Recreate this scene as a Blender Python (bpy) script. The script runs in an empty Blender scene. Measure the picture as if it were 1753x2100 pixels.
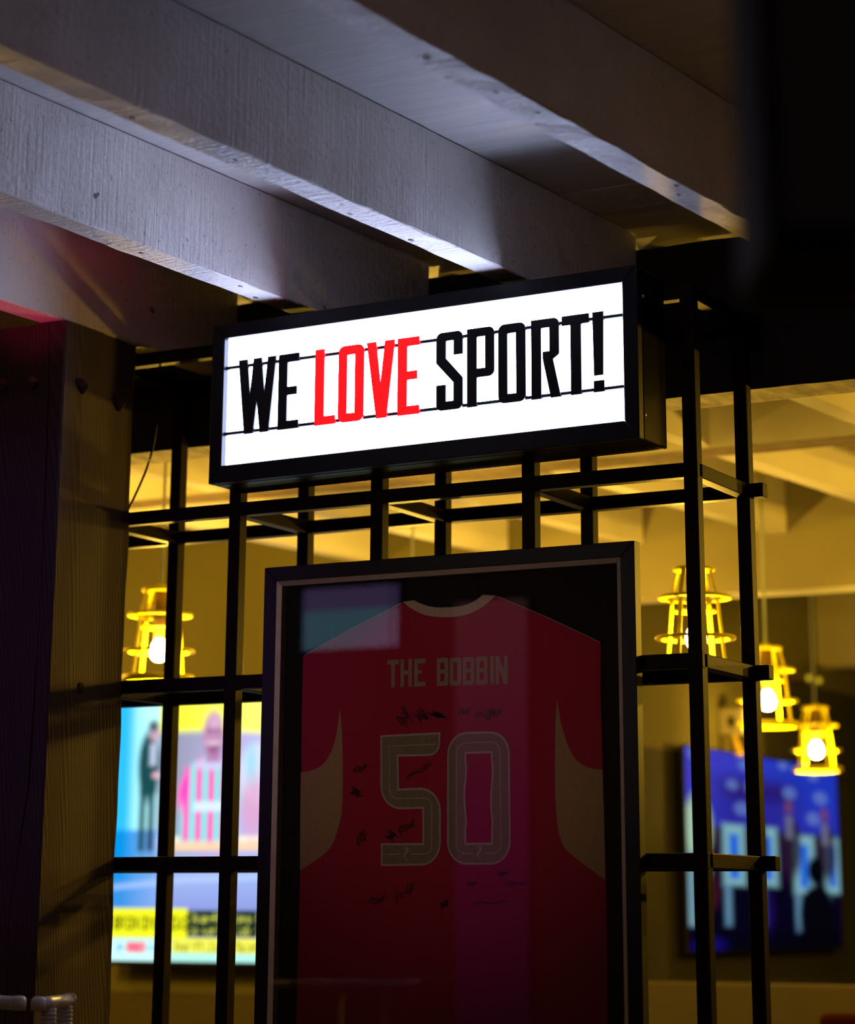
import bpy, bmesh, math, random
from mathutils import Vector, Matrix
random.seed(7)
SC = bpy.context.scene
COL = SC.collection

# ------------------------------------------------------------------ camera
cam_d = bpy.data.cameras.new('camera')
cam = bpy.data.objects.new('camera', cam_d); COL.objects.link(cam); SC.camera = cam
CAM = Vector((2.9043, -4.3829, 1.25))
right = Vector((0.8777267, 0.4791354, 0.0050052)); down = Vector((-0.1264152, 0.2416300, -0.9620988)); fwd = Vector((-0.4621851, 0.8438271, 0.2726551))
up = -down; back = -fwd
cam.matrix_world = Matrix(((right.x, up.x, back.x, CAM.x), (right.y, up.y, back.y, CAM.y), (right.z, up.z, back.z, CAM.z), (0, 0, 0, 1)))
cam_d.sensor_fit = 'HORIZONTAL'; cam_d.sensor_width = 36.0
cam_d.lens = 4829.98 / 1753 * 36.0
cam_d.shift_y = -552.2 / 1753          # the photograph is the lower part of its original frame
cam_d.clip_start = 0.05; cam_d.clip_end = 60
cam_d.dof.use_dof = True; cam_d.dof.focus_distance = 4.85; cam_d.dof.aperture_fstop = 3.0

# ------------------------------------------------------------------ world, colour management
w = bpy.data.worlds.new('world'); SC.world = w; w.use_nodes = True
w.node_tree.nodes['Background'].inputs[0].default_value = (0.9, 0.75, 0.8, 1)
w.node_tree.nodes['Background'].inputs[1].default_value = 0.002
SC.view_settings.view_transform = 'Standard'; SC.view_settings.look = 'None'
SC.view_settings.exposure = 0.0; SC.view_settings.gamma = 1.0; SC.view_settings.use_curve_mapping = False
SC.cycles.use_denoising = True; SC.cycles.filter_width = 1.1
SC.cycles.max_bounces = 5; SC.cycles.diffuse_bounces = 3; SC.cycles.glossy_bounces = 3
SC.cycles.use_adaptive_sampling = True; SC.cycles.adaptive_threshold = 0.03
SC.cycles.sample_clamp_indirect = 6.0

def light(name, kind, loc, color, energy, size=0.1, aim=None, spot=None, blend=0.3):
    d = bpy.data.lights.new(name, kind); d.color = color; d.energy = energy
    if kind == 'AREA': d.size = size
    else: d.shadow_soft_size = size
    if kind == 'SPOT': d.spot_size = math.radians(spot); d.spot_blend = blend
    o = bpy.data.objects.new(name, d); COL.objects.link(o); o.location = loc
    if aim is not None:
        o.rotation_euler = (Vector(aim) - Vector(loc)).to_track_quat('-Z', 'Y').to_euler()
    return o

# party and house lights of the front room and two added fills, beside or behind the viewer
light('red_spot_lamp', 'SPOT', (-0.75, -2.1, 0.7), (1.0, 0.03, 0.14), 125, 0.03, (-0.37, -0.50, 2.49), 9.5, 0.4)
light('purple_spot_lamp', 'SPOT', (-1.2, -3.2, 2.2), (0.42, 0.16, 0.75), 32, 0.08, (-0.42, -0.27, 1.75), 24, 0.7)
light('orange_house_lamp', 'POINT', (4.3, -1.6, 1.6), (1.0, 0.42, 0.14), 2.5, 0.12)
light('added_front_fill', 'POINT', (3.6, -5.0, 2.3), (1.0, 0.62, 0.66), 8, 0.2)  # added fill for the front room and the timber post
light('added_shirt_spot', 'SPOT', (0.0, -4.6, 2.3), (1.0, 0.74, 0.70), 48, 0.1, (0.56, -0.02, 1.72), 17, 1.0)  # added spot that brightens the shirt and misses the joists
# added point lights without lamp bodies, to brighten the back room's ceiling
for _i, _p in enumerate(((-2.3, 1.4, 2.2), (2.2, 2.6, 2.2), (2.9, 2.5, 2.2), (-3.2, 2.4, 2.1), (1.6, 4.2, 2.1), (0.75, 5.6, 1.9))):
    light('pendant_bulb_light', 'POINT', _p, (1.0, 0.57, 0.05), (110, 62, 60, 24, 34, 12)[_i], 0.03)

# ------------------------------------------------------------------ materials
def nt(name):
    m = bpy.data.materials.new(name); m.use_nodes = True
    n = m.node_tree; b = n.nodes['Principled BSDF']
    return m, n, b
def mat(name, col, rough=0.6, metal=0.0, var=0.0, vscale=8.0, bump=0.0, bscale=40.0, col2=None, stretch=(1, 1, 1), spec=0.5):
    m, n, b = nt(name)
    b.inputs['Base Color'].default_value = (*col, 1); b.inputs['Roughness'].default_value = rough
    b.inputs['Metallic'].default_value = metal; b.inputs['Specular IOR Level'].default_value = spec
    if var or bump:
        tc = n.nodes.new('ShaderNodeNewGeometry'); mp = n.nodes.new('ShaderNodeMapping'); mp.inputs['Scale'].default_value = stretch
        n.links.new(tc.outputs['Position'], mp.inputs['Vector'])
    if var:
        t = n.nodes.new('ShaderNodeTexNoise'); t.inputs['Scale'].default_value = vscale; t.inputs['Detail'].default_value = 6
        n.links.new(mp.outputs[0], t.inputs['Vector'])
        r = n.nodes.new('ShaderNodeValToRGB')
        c2 = col2 or tuple(c * (1 - var) for c in col)
        r.color_ramp.elements[0].position = 0.35; r.color_ramp.elements[0].color = (*c2, 1)
        r.color_ramp.elements[1].position = 0.65; r.color_ramp.elements[1].color = (*col, 1)
        n.links.new(t.outputs['Fac'], r.inputs['Fac']); n.links.new(r.outputs['Color'], b.inputs['Base Color'])
    if bump:
        t2 = n.nodes.new('ShaderNodeTexNoise'); t2.inputs['Scale'].default_value = bscale; t2.inputs['Detail'].default_value = 8
        n.links.new(mp.outputs[0], t2.inputs['Vector'])
        bp = n.nodes.new('ShaderNodeBump'); bp.inputs['Strength'].default_value = bump; bp.inputs['Distance'].default_value = 0.002
        n.links.new(t2.outputs['Fac'], bp.inputs['Height']); n.links.new(bp.outputs['Normal'], b.inputs['Normal'])
    return m
def emit(name, col, strength):
    m, n, b = nt(name); n.nodes.remove(b)
    e = n.nodes.new('ShaderNodeEmission'); e.inputs['Color'].default_value = (*col, 1); e.inputs['Strength'].default_value = strength
    n.links.new(e.outputs[0], n.nodes['Material Output'].inputs[0]); return m
def screen_mat(name, strength):
    m, n, b = nt(name); n.nodes.remove(b)
    a = n.nodes.new('ShaderNodeAttribute'); a.attribute_name = 'Col'
    e = n.nodes.new('ShaderNodeEmission'); e.inputs['Strength'].default_value = strength
    n.links.new(a.outputs['Color'], e.inputs['Color']); n.links.new(e.outputs[0], n.nodes['Material Output'].inputs[0]); m.cycles.emission_sampling = 'NONE'; return m

def painted_joist_mat():
    # cream gloss paint over rough-sawn timber: saw marks across the length, brush noise, small chips
    m, n, b = nt('cream_painted_timber')
    N = n.nodes.new; L = n.links.new
    g = N('ShaderNodeNewGeometry')
    t = N('ShaderNodeTexNoise'); t.inputs['Scale'].default_value = 5; t.inputs['Detail'].default_value = 6; L(g.outputs['Position'], t.inputs['Vector'])
    r = N('ShaderNodeValToRGB'); r.color_ramp.elements[0].position = .3; r.color_ramp.elements[0].color = (.60, .56, .53, 1)
    r.color_ramp.elements[1].position = .7; r.color_ramp.elements[1].color = (.74, .70, .68, 1); L(t.outputs['Fac'], r.inputs['Fac'])
    # chips
    v = N('ShaderNodeTexNoise'); v.inputs['Scale'].default_value = 22; v.inputs['Detail'].default_value = 3; L(g.outputs['Position'], v.inputs['Vector'])
    r2 = N('ShaderNodeValToRGB'); r2.color_ramp.elements[0].position = .735; r2.color_ramp.elements[0].color = (0, 0, 0, 1); r2.color_ramp.elements[1].position = .77; r2.color_ramp.elements[1].color = (1, 1, 1, 1); L(v.outputs['Fac'], r2.inputs['Fac'])
    mx = N('ShaderNodeMixRGB'); L(r2.outputs['Color'], mx.inputs['Fac']); L(r.outputs['Color'], mx.inputs[1]); mx.inputs[2].default_value = (.16, .10, .07, 1)
    sp_ = N('ShaderNodeTexNoise'); sp_.inputs['Scale'].default_value = 95; sp_.inputs['Detail'].default_value = 2; L(g.outputs['Position'], sp_.inputs['Vector'])
    r3 = N('ShaderNodeValToRGB'); r3.color_ramp.elements[0].position = .66; r3.color_ramp.elements[0].color = (0, 0, 0, 1); r3.color_ramp.elements[1].position = .74; r3.color_ramp.elements[1].color = (.55, .55, .55, 1); L(sp_.outputs['Fac'], r3.inputs['Fac'])
    mx2 = N('ShaderNodeMixRGB'); L(r3.outputs['Color'], mx2.inputs['Fac']); L(mx.outputs[0], mx2.inputs[1]); mx2.inputs[2].default_value = (.22, .15, .12, 1)
    L(mx2.outputs[0], b.inputs['Base Color']); b.inputs['Roughness'].default_value = .55
    # relief: saw marks
    mp = N('ShaderNodeMapping'); mp.inputs['Scale'].default_value = (2, 60, 2); L(g.outputs['Position'], mp.inputs['Vector'])
    s = N('ShaderNodeTexNoise'); s.inputs['Scale'].default_value = 2.2; s.inputs['Detail'].default_value = 4; L(mp.outputs[0], s.inputs['Vector'])
    f = N('ShaderNodeTexNoise'); f.inputs['Scale'].default_value = 70; f.inputs['Detail'].default_value = 6; L(g.outputs['Position'], f.inputs['Vector'])
    ad = N('ShaderNodeMath'); ad.operation = 'MULTIPLY_ADD'; L(s.outputs['Fac'], ad.inputs[0]); ad.inputs[1].default_value = .8; L(f.outputs['Fac'], ad.inputs[2])
    bp = N('ShaderNodeBump'); bp.inputs['Strength'].default_value = .75; bp.inputs['Distance'].default_value = .004; L(ad.outputs[0], bp.inputs['Height']); L(bp.outputs['Normal'], b.inputs['Normal'])
    return m

def timber_mat(name, dark, light_, scale=1.0):
    # old softwood: vertical growth rings as ridges
    m, n, b = nt(name); N = n.nodes.new; L = n.links.new
    g = N('ShaderNodeNewGeometry')
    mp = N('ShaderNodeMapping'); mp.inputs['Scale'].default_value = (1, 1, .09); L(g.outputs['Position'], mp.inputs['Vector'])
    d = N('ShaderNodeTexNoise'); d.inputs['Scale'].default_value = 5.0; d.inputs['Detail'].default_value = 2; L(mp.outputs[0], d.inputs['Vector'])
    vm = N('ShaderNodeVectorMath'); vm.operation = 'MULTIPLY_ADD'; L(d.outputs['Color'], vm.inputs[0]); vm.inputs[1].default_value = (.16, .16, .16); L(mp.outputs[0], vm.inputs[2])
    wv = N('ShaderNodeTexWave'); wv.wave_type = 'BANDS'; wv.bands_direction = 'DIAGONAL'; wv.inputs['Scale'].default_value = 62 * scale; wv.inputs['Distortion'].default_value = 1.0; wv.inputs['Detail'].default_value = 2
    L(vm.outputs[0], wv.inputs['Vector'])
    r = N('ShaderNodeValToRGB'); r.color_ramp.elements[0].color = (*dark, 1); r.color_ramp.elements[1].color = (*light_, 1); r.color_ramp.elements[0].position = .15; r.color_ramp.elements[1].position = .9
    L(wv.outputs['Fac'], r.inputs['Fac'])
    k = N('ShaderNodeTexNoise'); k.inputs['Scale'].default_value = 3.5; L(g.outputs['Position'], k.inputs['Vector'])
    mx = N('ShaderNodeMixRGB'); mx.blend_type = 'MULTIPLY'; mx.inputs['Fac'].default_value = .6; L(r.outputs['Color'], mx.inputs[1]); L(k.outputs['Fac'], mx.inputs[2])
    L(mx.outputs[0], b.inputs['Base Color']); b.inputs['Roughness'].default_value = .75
    bp = N('ShaderNodeBump'); bp.inputs['Strength'].default_value = .22; bp.inputs['Distance'].default_value = .003; L(wv.outputs['Fac'], bp.inputs['Height']); L(bp.outputs['Normal'], b.inputs['Normal'])
    return m

def fabric_mat(name, col, sheen=.1):
    m, n, b = nt(name); N = n.nodes.new; L = n.links.new
    b.inputs['Base Color'].default_value = (*col, 1); b.inputs['Roughness'].default_value = .8
    g = N('ShaderNodeNewGeometry')
    t = N('ShaderNodeTexNoise'); t.inputs['Scale'].default_value = 420; t.inputs['Detail'].default_value = 2; L(g.outputs['Position'], t.inputs['Vector'])
    t2 = N('ShaderNodeTexNoise'); t2.inputs['Scale'].default_value = 9; t2.inputs['Detail'].default_value = 3; L(g.outputs['Position'], t2.inputs['Vector'])
    r = N('ShaderNodeValToRGB'); r.color_ramp.elements[0].position = .3; r.color_ramp.elements[0].color = (*[c * .75 for c in col], 1); r.color_ramp.elements[1].position = .7; r.color_ramp.elements[1].color = (*[min(1, c * 1.15) for c in col], 1)
    L(t.outputs['Fac'], r.inputs['Fac']); L(r.outputs['Color'], b.inputs['Base Color'])
    bp = N('ShaderNodeBump'); bp.inputs['Strength'].default_value = .25; bp.inputs['Distance'].default_value = .01; L(t2.outputs['Fac'], bp.inputs['Height']); L(bp.outputs['Normal'], b.inputs['Normal'])
    return m

def pane_mat():
    # clear float glass: sees through, mirrors by Fresnel
    m, n, b = nt('clear_glass'); n.nodes.remove(b); N = n.nodes.new; L = n.links.new
    fr = N('ShaderNodeFresnel'); fr.inputs['IOR'].default_value = 1.52
    tr = N('ShaderNodeBsdfTransparent'); gl = N('ShaderNodeBsdfGlossy'); gl.inputs['Roughness'].default_value = .012
    mx = N('ShaderNodeMixShader'); L(fr.outputs[0], mx.inputs[0]); L(tr.outputs[0], mx.inputs[1]); L(gl.outputs[0], mx.inputs[2])
    L(mx.outputs[0], n.nodes['Material Output'].inputs[0]); return m

M = dict(
    joist=painted_joist_mat(),
    board=mat('cream_ceiling_board', (.70, .67, .65), .6, var=.12, vscale=6, bump=.25, bscale=9, stretch=(1, 14, 1)),
    slab=mat('ceiling_void', (.05, .045, .04), .9),
    backceil=mat('cream_back_ceiling', (.72, .68, .60), .7, var=.1, vscale=3, bump=.1, bscale=20),
    black_beam=mat('black_painted_beam', (.012, .011, .011), .7, var=.4, vscale=10, bump=.5, bscale=30),
    raw=mat('rough_sawn_underside', (.62, .55, .42), .85, var=.55, vscale=30, bump=1.0, bscale=45, stretch=(1, .35, 1)),
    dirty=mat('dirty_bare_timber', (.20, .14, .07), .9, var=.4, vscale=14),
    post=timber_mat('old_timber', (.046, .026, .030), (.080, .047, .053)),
    bolt=mat('bolt_iron', (.07, .045, .04), .55, .3, bump=.3, bscale=120),
    crack=mat('dark_crack', (.01, .007, .006), .95),
    steel=mat('black_brown_steel', (.010, .007, .0065), .5, .0, spec=.06, var=.5, vscale=25, bump=.25, bscale=80, col2=(.020, .010, .006)),
    signblk=mat('sign_black_gloss', (.004, .004, .006), .22, spec=.2, bump=.05, bscale=8),
    signlip=mat('sign_black_satin', (.006, .006, .010), .38, spec=.3),
    letter_blk=mat('black_acrylic', (.006, .006, .008), .25),
    panel=emit('sign_light_panel', (.56, .65, 1.0), 16.0),
    frame=mat('black_frame', (.006, .0055, .0065), .45, spec=.3, bump=.06, bscale=60),
    trim=mat('champagne_trim', (.80, .70, .56), .38, .5, var=.12, vscale=30),
    mount=mat('black_mount', (.008, .008, .009), .9, spec=.2),
    glass=pane_mat(),
    red=fabric_mat('crimson_jersey', (.52, .003, .050)),
    cream=fabric_mat('tan_fabric', (.52, .35, .15)),
    collar=fabric_mat('pale_tan_rib', (.72, .56, .36)),
    khaki=fabric_mat('khaki_print', (.31, .25, .13)),
    pale=fabric_mat('pale_print', (.60, .52, .50)),
    name=fabric_mat('name_print', (.42, .34, .21)),
    ink=mat('marker_ink', (.008, .004, .012), .7),
    olive=mat('olive_wall', (.105, .092, .028), .85, var=.12, vscale=2, bump=.1, bscale=30),
    bulkhead=mat('khaki_bulkhead', (.26, .23, .13), .85, var=.12, vscale=2),
    darkwall=mat('dark_wall', (.02, .017, .014), .85, var=.2, vscale=3),
    ochre=mat('ochre_panel', (.045, .032, .008), .8, var=.15, vscale=4),
    floor=mat('dark_floor', (.05, .035, .028), .55, var=.3, vscale=5),
    lampy=mat('yellow_lamp_paint', (.80, .68, .006), .5, spec=.1),
    cord=mat('grey_cord', (.32, .36, .34), .6),
    brass=mat('lamp_socket', (.10, .055, .012), .6),
    bulb=emit('bulb_glow', (1.0, .58, .06), 760),
    bulb_strong=emit('strong_bulb_glow', (1.0, .58, .06), 3000),
    dimglobe=emit('dim_globe', (.75, .5, .02), .9),
    tv=mat('tv_black', (.004, .004, .004), .6, spec=.2),
    scrL=screen_mat('screen_picture', 1.35), scrR=screen_mat('screen_picture_blue', .75), scrB=screen_mat('screen_picture_wall', 4.2),
    plastic=mat('white_plastic', (.55, .53, .53), .35),
    cream_box=mat('cream_box', (.42, .38, .24), .7),
    yellow_tag=mat('yellow_tag', (.45, .30, .02), .6),
    redseat=mat('red_vinyl', (.022, .0006, .0006), .8, spec=.05),
    speaker=mat('speaker_black', (.003, .003, .0035), .9, spec=.1),
    wallgrey=mat('front_wall', (.16, .14, .14), .85),
    pillar=screen_mat('pink_glow_column', .55),
)
def red_letter_mat():
    m, n, b = nt('red_acrylic'); N = n.nodes.new; L = n.links.new
    b.inputs['Base Color'].default_value = (.85, .006, .010, 1); b.inputs['Roughness'].default_value = .25
    # translucent acrylic on the lit panel: it glows through
    b.inputs['Emission Color'].default_value = (1.0, .009, .012, 1); b.inputs['Emission Strength'].default_value = .92
    return m
M['letter_red'] = red_letter_mat()

# ------------------------------------------------------------------ helpers
WL = {}       # world location of every object made here
def tag(o, label=None, cat=None, group=None, kind=None):
    if label: o['label'] = label
    if cat: o['category'] = cat
    if group: o['group'] = group
    if kind: o['kind'] = kind
    return o
def empty(name, loc):
    o = bpy.data.objects.new(name, None); COL.objects.link(o); o.location = loc; o.empty_display_size = .1
    WL[o] = Vector(loc); return o
def mesh(name, verts, faces, m, parent=None, smooth=False, mats=None, fm=None):
    """verts are world coordinates; the origin goes to the middle of the piece"""
    vs = [Vector(v) for v in verts]
    lo = Vector([min(v[i] for v in vs) for i in range(3)]); hi = Vector([max(v[i] for v in vs) for i in range(3)])
    c = (lo + hi) / 2; c.z = lo.z if parent is None else c.z
    me = bpy.data.meshes.new(name); me.from_pydata([v - c for v in vs], [], faces); me.update()
    for mm in (mats or [m]): me.materials.append(mm)
    if fm:
        for p, i in zip(me.polygons, fm): p.material_index = i
    if smooth:
        for p in me.polygons: p.use_smooth = True
    o = bpy.data.objects.new(name, me); COL.objects.link(o)
    if parent is not None: o.parent = parent; o.location = c - WL[parent]
    else: o.location = c
    WL[o] = c
    return o
BF = [(0, 3, 2, 1), (4, 5, 6, 7), (0, 1, 5, 4), (1, 2, 6, 5), (2, 3, 7, 6), (3, 0, 4, 7)]
def bev(verts, faces, r, seg=2):
    bm = bmesh.new(); vs = [bm.verts.new(v) for v in verts]
    for f in faces: bm.faces.new([vs[i] for i in f])
    bmesh.ops.recalc_face_normals(bm, faces=bm.faces)
    if r: bmesh.ops.bevel(bm, geom=list(bm.edges), offset=r, segments=seg, affect='EDGES', profile=.5)
    bm.verts.index_update()
    out = [v.co.copy() for v in bm.verts], [[v.index for v in f.verts] for f in bm.faces]
    bm.free(); return out
def boxv(lo, hi):
    x0, y0, z0 = lo; x1, y1, z1 = hi
    return [(x0, y0, z0), (x1, y0, z0), (x1, y1, z0), (x0, y1, z0), (x0, y0, z1), (x1, y0, z1), (x1, y1, z1), (x0, y1, z1)]
def box(name, lo, hi, m, parent=None, r=0.0, f=None):
    v, fa = bev(boxv(lo, hi), BF, r)
    if f: v = [f(p) for p in v]
    return mesh(name, v, fa, m, parent)
def tube_geo(pts, rad, seg=10, closed=False):
    pts = [Vector(p) for p in pts]; V = []; F = []; n = len(pts)
    ref = Vector((0, 0, 1))
    for i, p in enumerate(pts):
        a = pts[(i - 1) % n] if (i > 0 or closed) else p; b = pts[(i + 1) % n] if (i < n - 1 or closed) else p
        t = (b - a).normalized()
        rr = ref if abs(t.dot(ref)) < .95 else Vector((1, 0, 0))
        u = t.cross(rr).normalized(); v = t.cross(u)
        r = rad[i] if isinstance(rad, (list, tuple)) else rad
        for k in range(seg):
            a_ = 2 * math.pi * k / seg; V.append(p + u * math.cos(a_) * r + v * math.sin(a_) * r)
    for i in range(n if closed else n - 1):
        for k in range(seg):
            j = (i + 1) % n; F.append((i * seg + k, i * seg + (k + 1) % seg, j * seg + (k + 1) % seg, j * seg + k))
    if not closed: F.append(tuple(range(seg))[::-1]); F.append(tuple((n - 1) * seg + k for k in range(seg)))
    return V, F
def lathe_geo(prof, seg=24, c=(0, 0, 0)):
    V = []; F = []; n = len(prof); c = Vector(c)
    for r, z in prof:
        for k in range(seg):
            a = 2 * math.pi * k / seg; V.append(c + Vector((r * math.cos(a), r * math.sin(a), z)))
    for i in range(n - 1):
        for k in range(seg): F.append((i * seg + k, i * seg + (k + 1) % seg, (i + 1) * seg + (k + 1) % seg, (i + 1) * seg + k))
    return V, F
def rounded(pts, seg=7):
    """[(x, y, r)] -> polygon with rounded corners"""
    out = []; n = len(pts)
    P = [(Vector((p[0], p[1])), p[2] if len(p) > 2 else 0) for p in pts]
    for i, (p, r) in enumerate(P):
        if not r: out.append((p.x, p.y)); continue
        a = P[i - 1][0] - p; b = P[(i + 1) % n][0] - p
        an, bn = a.normalized(), b.normalized()
        ang = an.angle(bn); d = min(r / math.tan(ang / 2), a.length * .5, b.length * .5); r = d * math.tan(ang / 2)
        cdir = (an + bn).normalized(); c = p + cdir * (r / math.sin(ang / 2))
        s = p + an * d; e = p + bn * d
        a0 = math.atan2(s.y - c.y, s.x - c.x); a1 = math.atan2(e.y - c.y, e.x - c.x)
        da = (a1 - a0 + math.pi) % (2 * math.pi) - math.pi
        for k in range(seg + 1):
            t = a0 + da * k / seg; out.append((c.x + r * math.cos(t), c.y + r * math.sin(t)))
    return out
def inset(poly, d):
    n = len(poly); area = sum(poly[i][0] * poly[(i + 1) % n][1] - poly[(i + 1) % n][0] * poly[i][1] for i in range(n))
    s = 1 if area > 0 else -1; out = []
    for i in range(n):
        p = Vector(poly[i]); a = (p - Vector(poly[i - 1])); b = (Vector(poly[(i + 1) % n]) - p)
        if a.length < 1e-7 or b.length < 1e-7: out.append(tuple(p)); continue
        a.normalize(); b.normalize()
        na = Vector((-a.y, a.x)) * s; nb = Vector((-b.y, b.x)) * s
        m_ = na + nb; l = max(m_.length_squared, .3); out.append(tuple(p + m_ * (2 * d / l)))
    return out
def plate_geo(polys, y_front, y_back, bevel=0.0, grow=0.0):
    """polygons (with holes) in X/Z, filled and given thickness from y_front (toward the viewer) to y_back"""
    cu = bpy.data.curves.new('tmp', 'CURVE'); cu.dimensions = '2D'; cu.fill_mode = 'BOTH'
    cu.extrude = max((y_back - y_front) / 2 - bevel, 0); cu.bevel_depth = bevel; cu.bevel_resolution = 1; cu.offset = grow - bevel
    for poly in polys:
        s = cu.splines.new('POLY'); s.points.add(len(poly) - 1); s.use_cyclic_u = True
        for pt, p in zip(s.points, poly): pt.co = (p[0], p[1], 0, 1)
    o = bpy.data.objects.new('tmp', cu); COL.objects.link(o)
    bpy.context.view_layer.update()
    me = bpy.data.meshes.new_from_object(o.evaluated_get(bpy.context.evaluated_depsgraph_get()))
    yc = (y_front + y_back) / 2
    V = [Vector((v.co.x, yc - v.co.z, v.co.y)) for v in me.vertices]; F = [tuple(p.vertices) for p in me.polygons]
    bpy.data.objects.remove(o); bpy.data.curves.remove(cu); bpy.data.meshes.remove(me)
    return V, F
def plate(name, polys, y0, y1, m, parent=None, bevel=0.0, f=None, grow=0.0):
    V, F = plate_geo(polys, y0, y1, bevel, grow)
    if f: V = [f(v) for v in V]
    return mesh(name, V, F, m, parent)
def ribbon(path, wd):
    """flat stroke polygon around a polyline in X/Z"""
    P = [Vector(p) for p in path]; n = len(P); Lp = []; Rp = []
    for i, p in enumerate(P):
        t = (P[min(i + 1, n - 1)] - P[max(i - 1, 0)])
        if t.length < 1e-9: t = Vector((1, 0))
        t.normalize(); nn = Vector((-t.y, t.x)); w_ = wd[i] if isinstance(wd, list) else wd
        Lp.append(p + nn * w_ / 2); Rp.append(p - nn * w_ / 2)
    return Lp, Rp
def ribbon_obj(name, paths, wd, y, m, parent, th=.0006):
    V = []; F = []
    for path in paths:
        Lp, Rp = ribbon(path, wd); b = len(V); n = len(Lp)
        for a, c in zip(Lp, Rp):
            V += [(a.x, y, a.y), (c.x, y, c.y), (a.x, y + th, a.y), (c.x, y + th, c.y)]
        for i in range(n - 1):
            k = b + 4 * i; F += [(k, k + 1, k + 5, k + 4), (k + 2, k + 6, k + 7, k + 3), (k, k + 4, k + 6, k + 2), (k + 1, k + 3, k + 7, k + 5)]
        F += [(b, b + 2, b + 3, b + 1), (b + 4 * n - 4, b + 4 * n - 3, b + 4 * n - 1, b + 4 * n - 2)]
    return mesh(name, V, F, m, parent)

# ------------------------------------------------------------------ the setting
Y0 = .335                       # front face of the black header beam
KX, KZ = .1114, -.0276          # the joists run slightly askew and fall a little toward the header
def skew(p):
    dy = p[1] - Y0
    return Vector((p[0] + KX * dy, p[1], p[2] + (KZ * dy if dy < 0 else 0)))
JB, CZ = 2.507, 2.725           # joist underside and ceiling at the header

def struct(name, lo, hi, m): return tag(box(name, lo, hi, m), kind='structure')
struct('floor', (-5, -5.7, -.1), (5.2, 9, 0), M['floor'])
struct('wall_front', (-5, -5.78, 0), (5.2, -5.68, 3.0), M['wallgrey'])
struct('wall_left', (-5.1, -5.78, 0), (-5.0, 9, 3.0), M['wallgrey'])
struct('wall_right', (5.2, -5.78, 0), (5.3, 9, 3.0), M['darkwall'])
struct('wall_far', (-.85, 8.9, 0), (5.2, 9.0, 2.74), M['darkwall'])
# back wall with the big screen: olive above, ochre below; its return runs away from the viewer
wb = box('wall_back', (-5.0, 3.3, .95), (-.85, 3.42, 2.74), M['olive']); tag(wb, kind='structure')
box('dado_panel', (-5.0, 3.29, 0), (-.85, 3.42, .95), M['ochre'], wb)
ws = box('wall_return', (-.97, 3.42, 1.87), (-.85, 9, 2.74), M['olive']); tag(ws, kind='structure')
box('lower_wall_panel', (-.97, 3.42, 0), (-.85, 9, 1.87), M['darkwall'], ws)
box('dark_panel', (-.85, 5.55, 1.86), (-.84, 8.9, 2.26), M['darkwall'], ws)
lp = box('wall_low_partition', (-.85, 3.30, 0), (4.6, 3.40, 1.02), M['ochre'], None, .006); tag(lp, kind='structure')

# ceiling: boards between the joists in front, a painted slab behind
ceil = box('ceiling', (-5, -5.68, CZ + .022), (5.2, .47, CZ + .08), M['slab'], None, 0, skew); tag(ceil, kind='structure')
yb = .47; i = 0
while yb > -2.6:
    wd = .155 + .012 * math.sin(i * 2.3); gap = .0022 if i < 4 else .0002
    dz = .0012 * math.sin(i * 5.1) * (1 if i < 4 else 0)
    v, f = bev(boxv((-2.2, yb - wd + gap, CZ + dz), (3.2, yb, CZ + .020 + dz)), BF, .0015 if i < 4 else .0002, 1)
    # boards lie across the joists (parallel to the header)
    v = [Vector((p.x, p.y, p.z + (KZ * (p.y - Y0) if p.y < Y0 else 0))) for p in v]
    mesh('ceiling_board', v, f, M['board'], ceil); yb -= wd; i += 1
box('ceiling_slab', (-5, -5.68, CZ), (5.2, yb, CZ + .02), M['board'], ceil, 0, lambda p: Vector((p.x, p.y, p.z + KZ * (p.y - Y0))))
box('back_ceiling_slab', (-5, .47, CZ), (5.2, 9, CZ + .06), M['backceil'], ceil)

def joist_geo(xr, y0, y1, n, zb, zt, wdt=.066, jit=.0009):
    rnd = random.Random(int(xr * 1000) + int(y0 * 77))
    V = []; F = []
    for k in range(n + 1):
        y = y0 + (y1 - y0) * k / n
        ring = [(xr - wdt, zb), (xr - wdt + .003, zb - .002), (xr - .003, zb - .002), (xr, zb), (xr, zt), (xr - wdt, zt)]
        for q, (x, z) in enumerate(ring):
            j = jit * (1.6 if q < 4 else .6)
            V.append(skew((x + rnd.uniform(-j, j), y, z + rnd.uniform(-j, j) * (1 if q < 4 else 0))))
    for k in range(n):
        for q in range(6):
            a = k * 6 + q; b = k * 6 + (q + 1) % 6; F.append((a, b, b + 6, a + 6))
    F.append((0, 1, 2, 3, 4, 5)[::-1]); F.append(tuple(n * 6 + q for q in range(6)))
    return V, F
JX = (-.750, -.212, .326, .858, 1.437, 1.985)
joists = []
for xr in JX:
    v, f = joist_geo(xr, -3.4, Y0 - .002, 60, JB, CZ - .003)
    joists.append(tag(mesh('ceiling_joist', v, f, M['joist']), kind='structure'))
for xr in (-1.82, -1.285) + JX + (2.52,):
    v, f = joist_geo(xr, .47, 1.70, 6, JB, CZ, jit=.0008); tag(mesh('ceiling_joist', v, f, M['backceil']), kind='structure')
    v, f = joist_geo(xr, 1.84, 3.29, 6, JB, CZ, jit=.0008); tag(mesh('ceiling_joist', v, f, M['backceil']), kind='structure')
for xr in (-.50, .04, .58, 1.12, 1.66):
    v, f = joist_geo(xr, 3.43, 8.9, 10, JB, CZ, jit=.0008); tag(mesh('ceiling_joist', v, f, M['backceil']), kind='structure')
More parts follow.
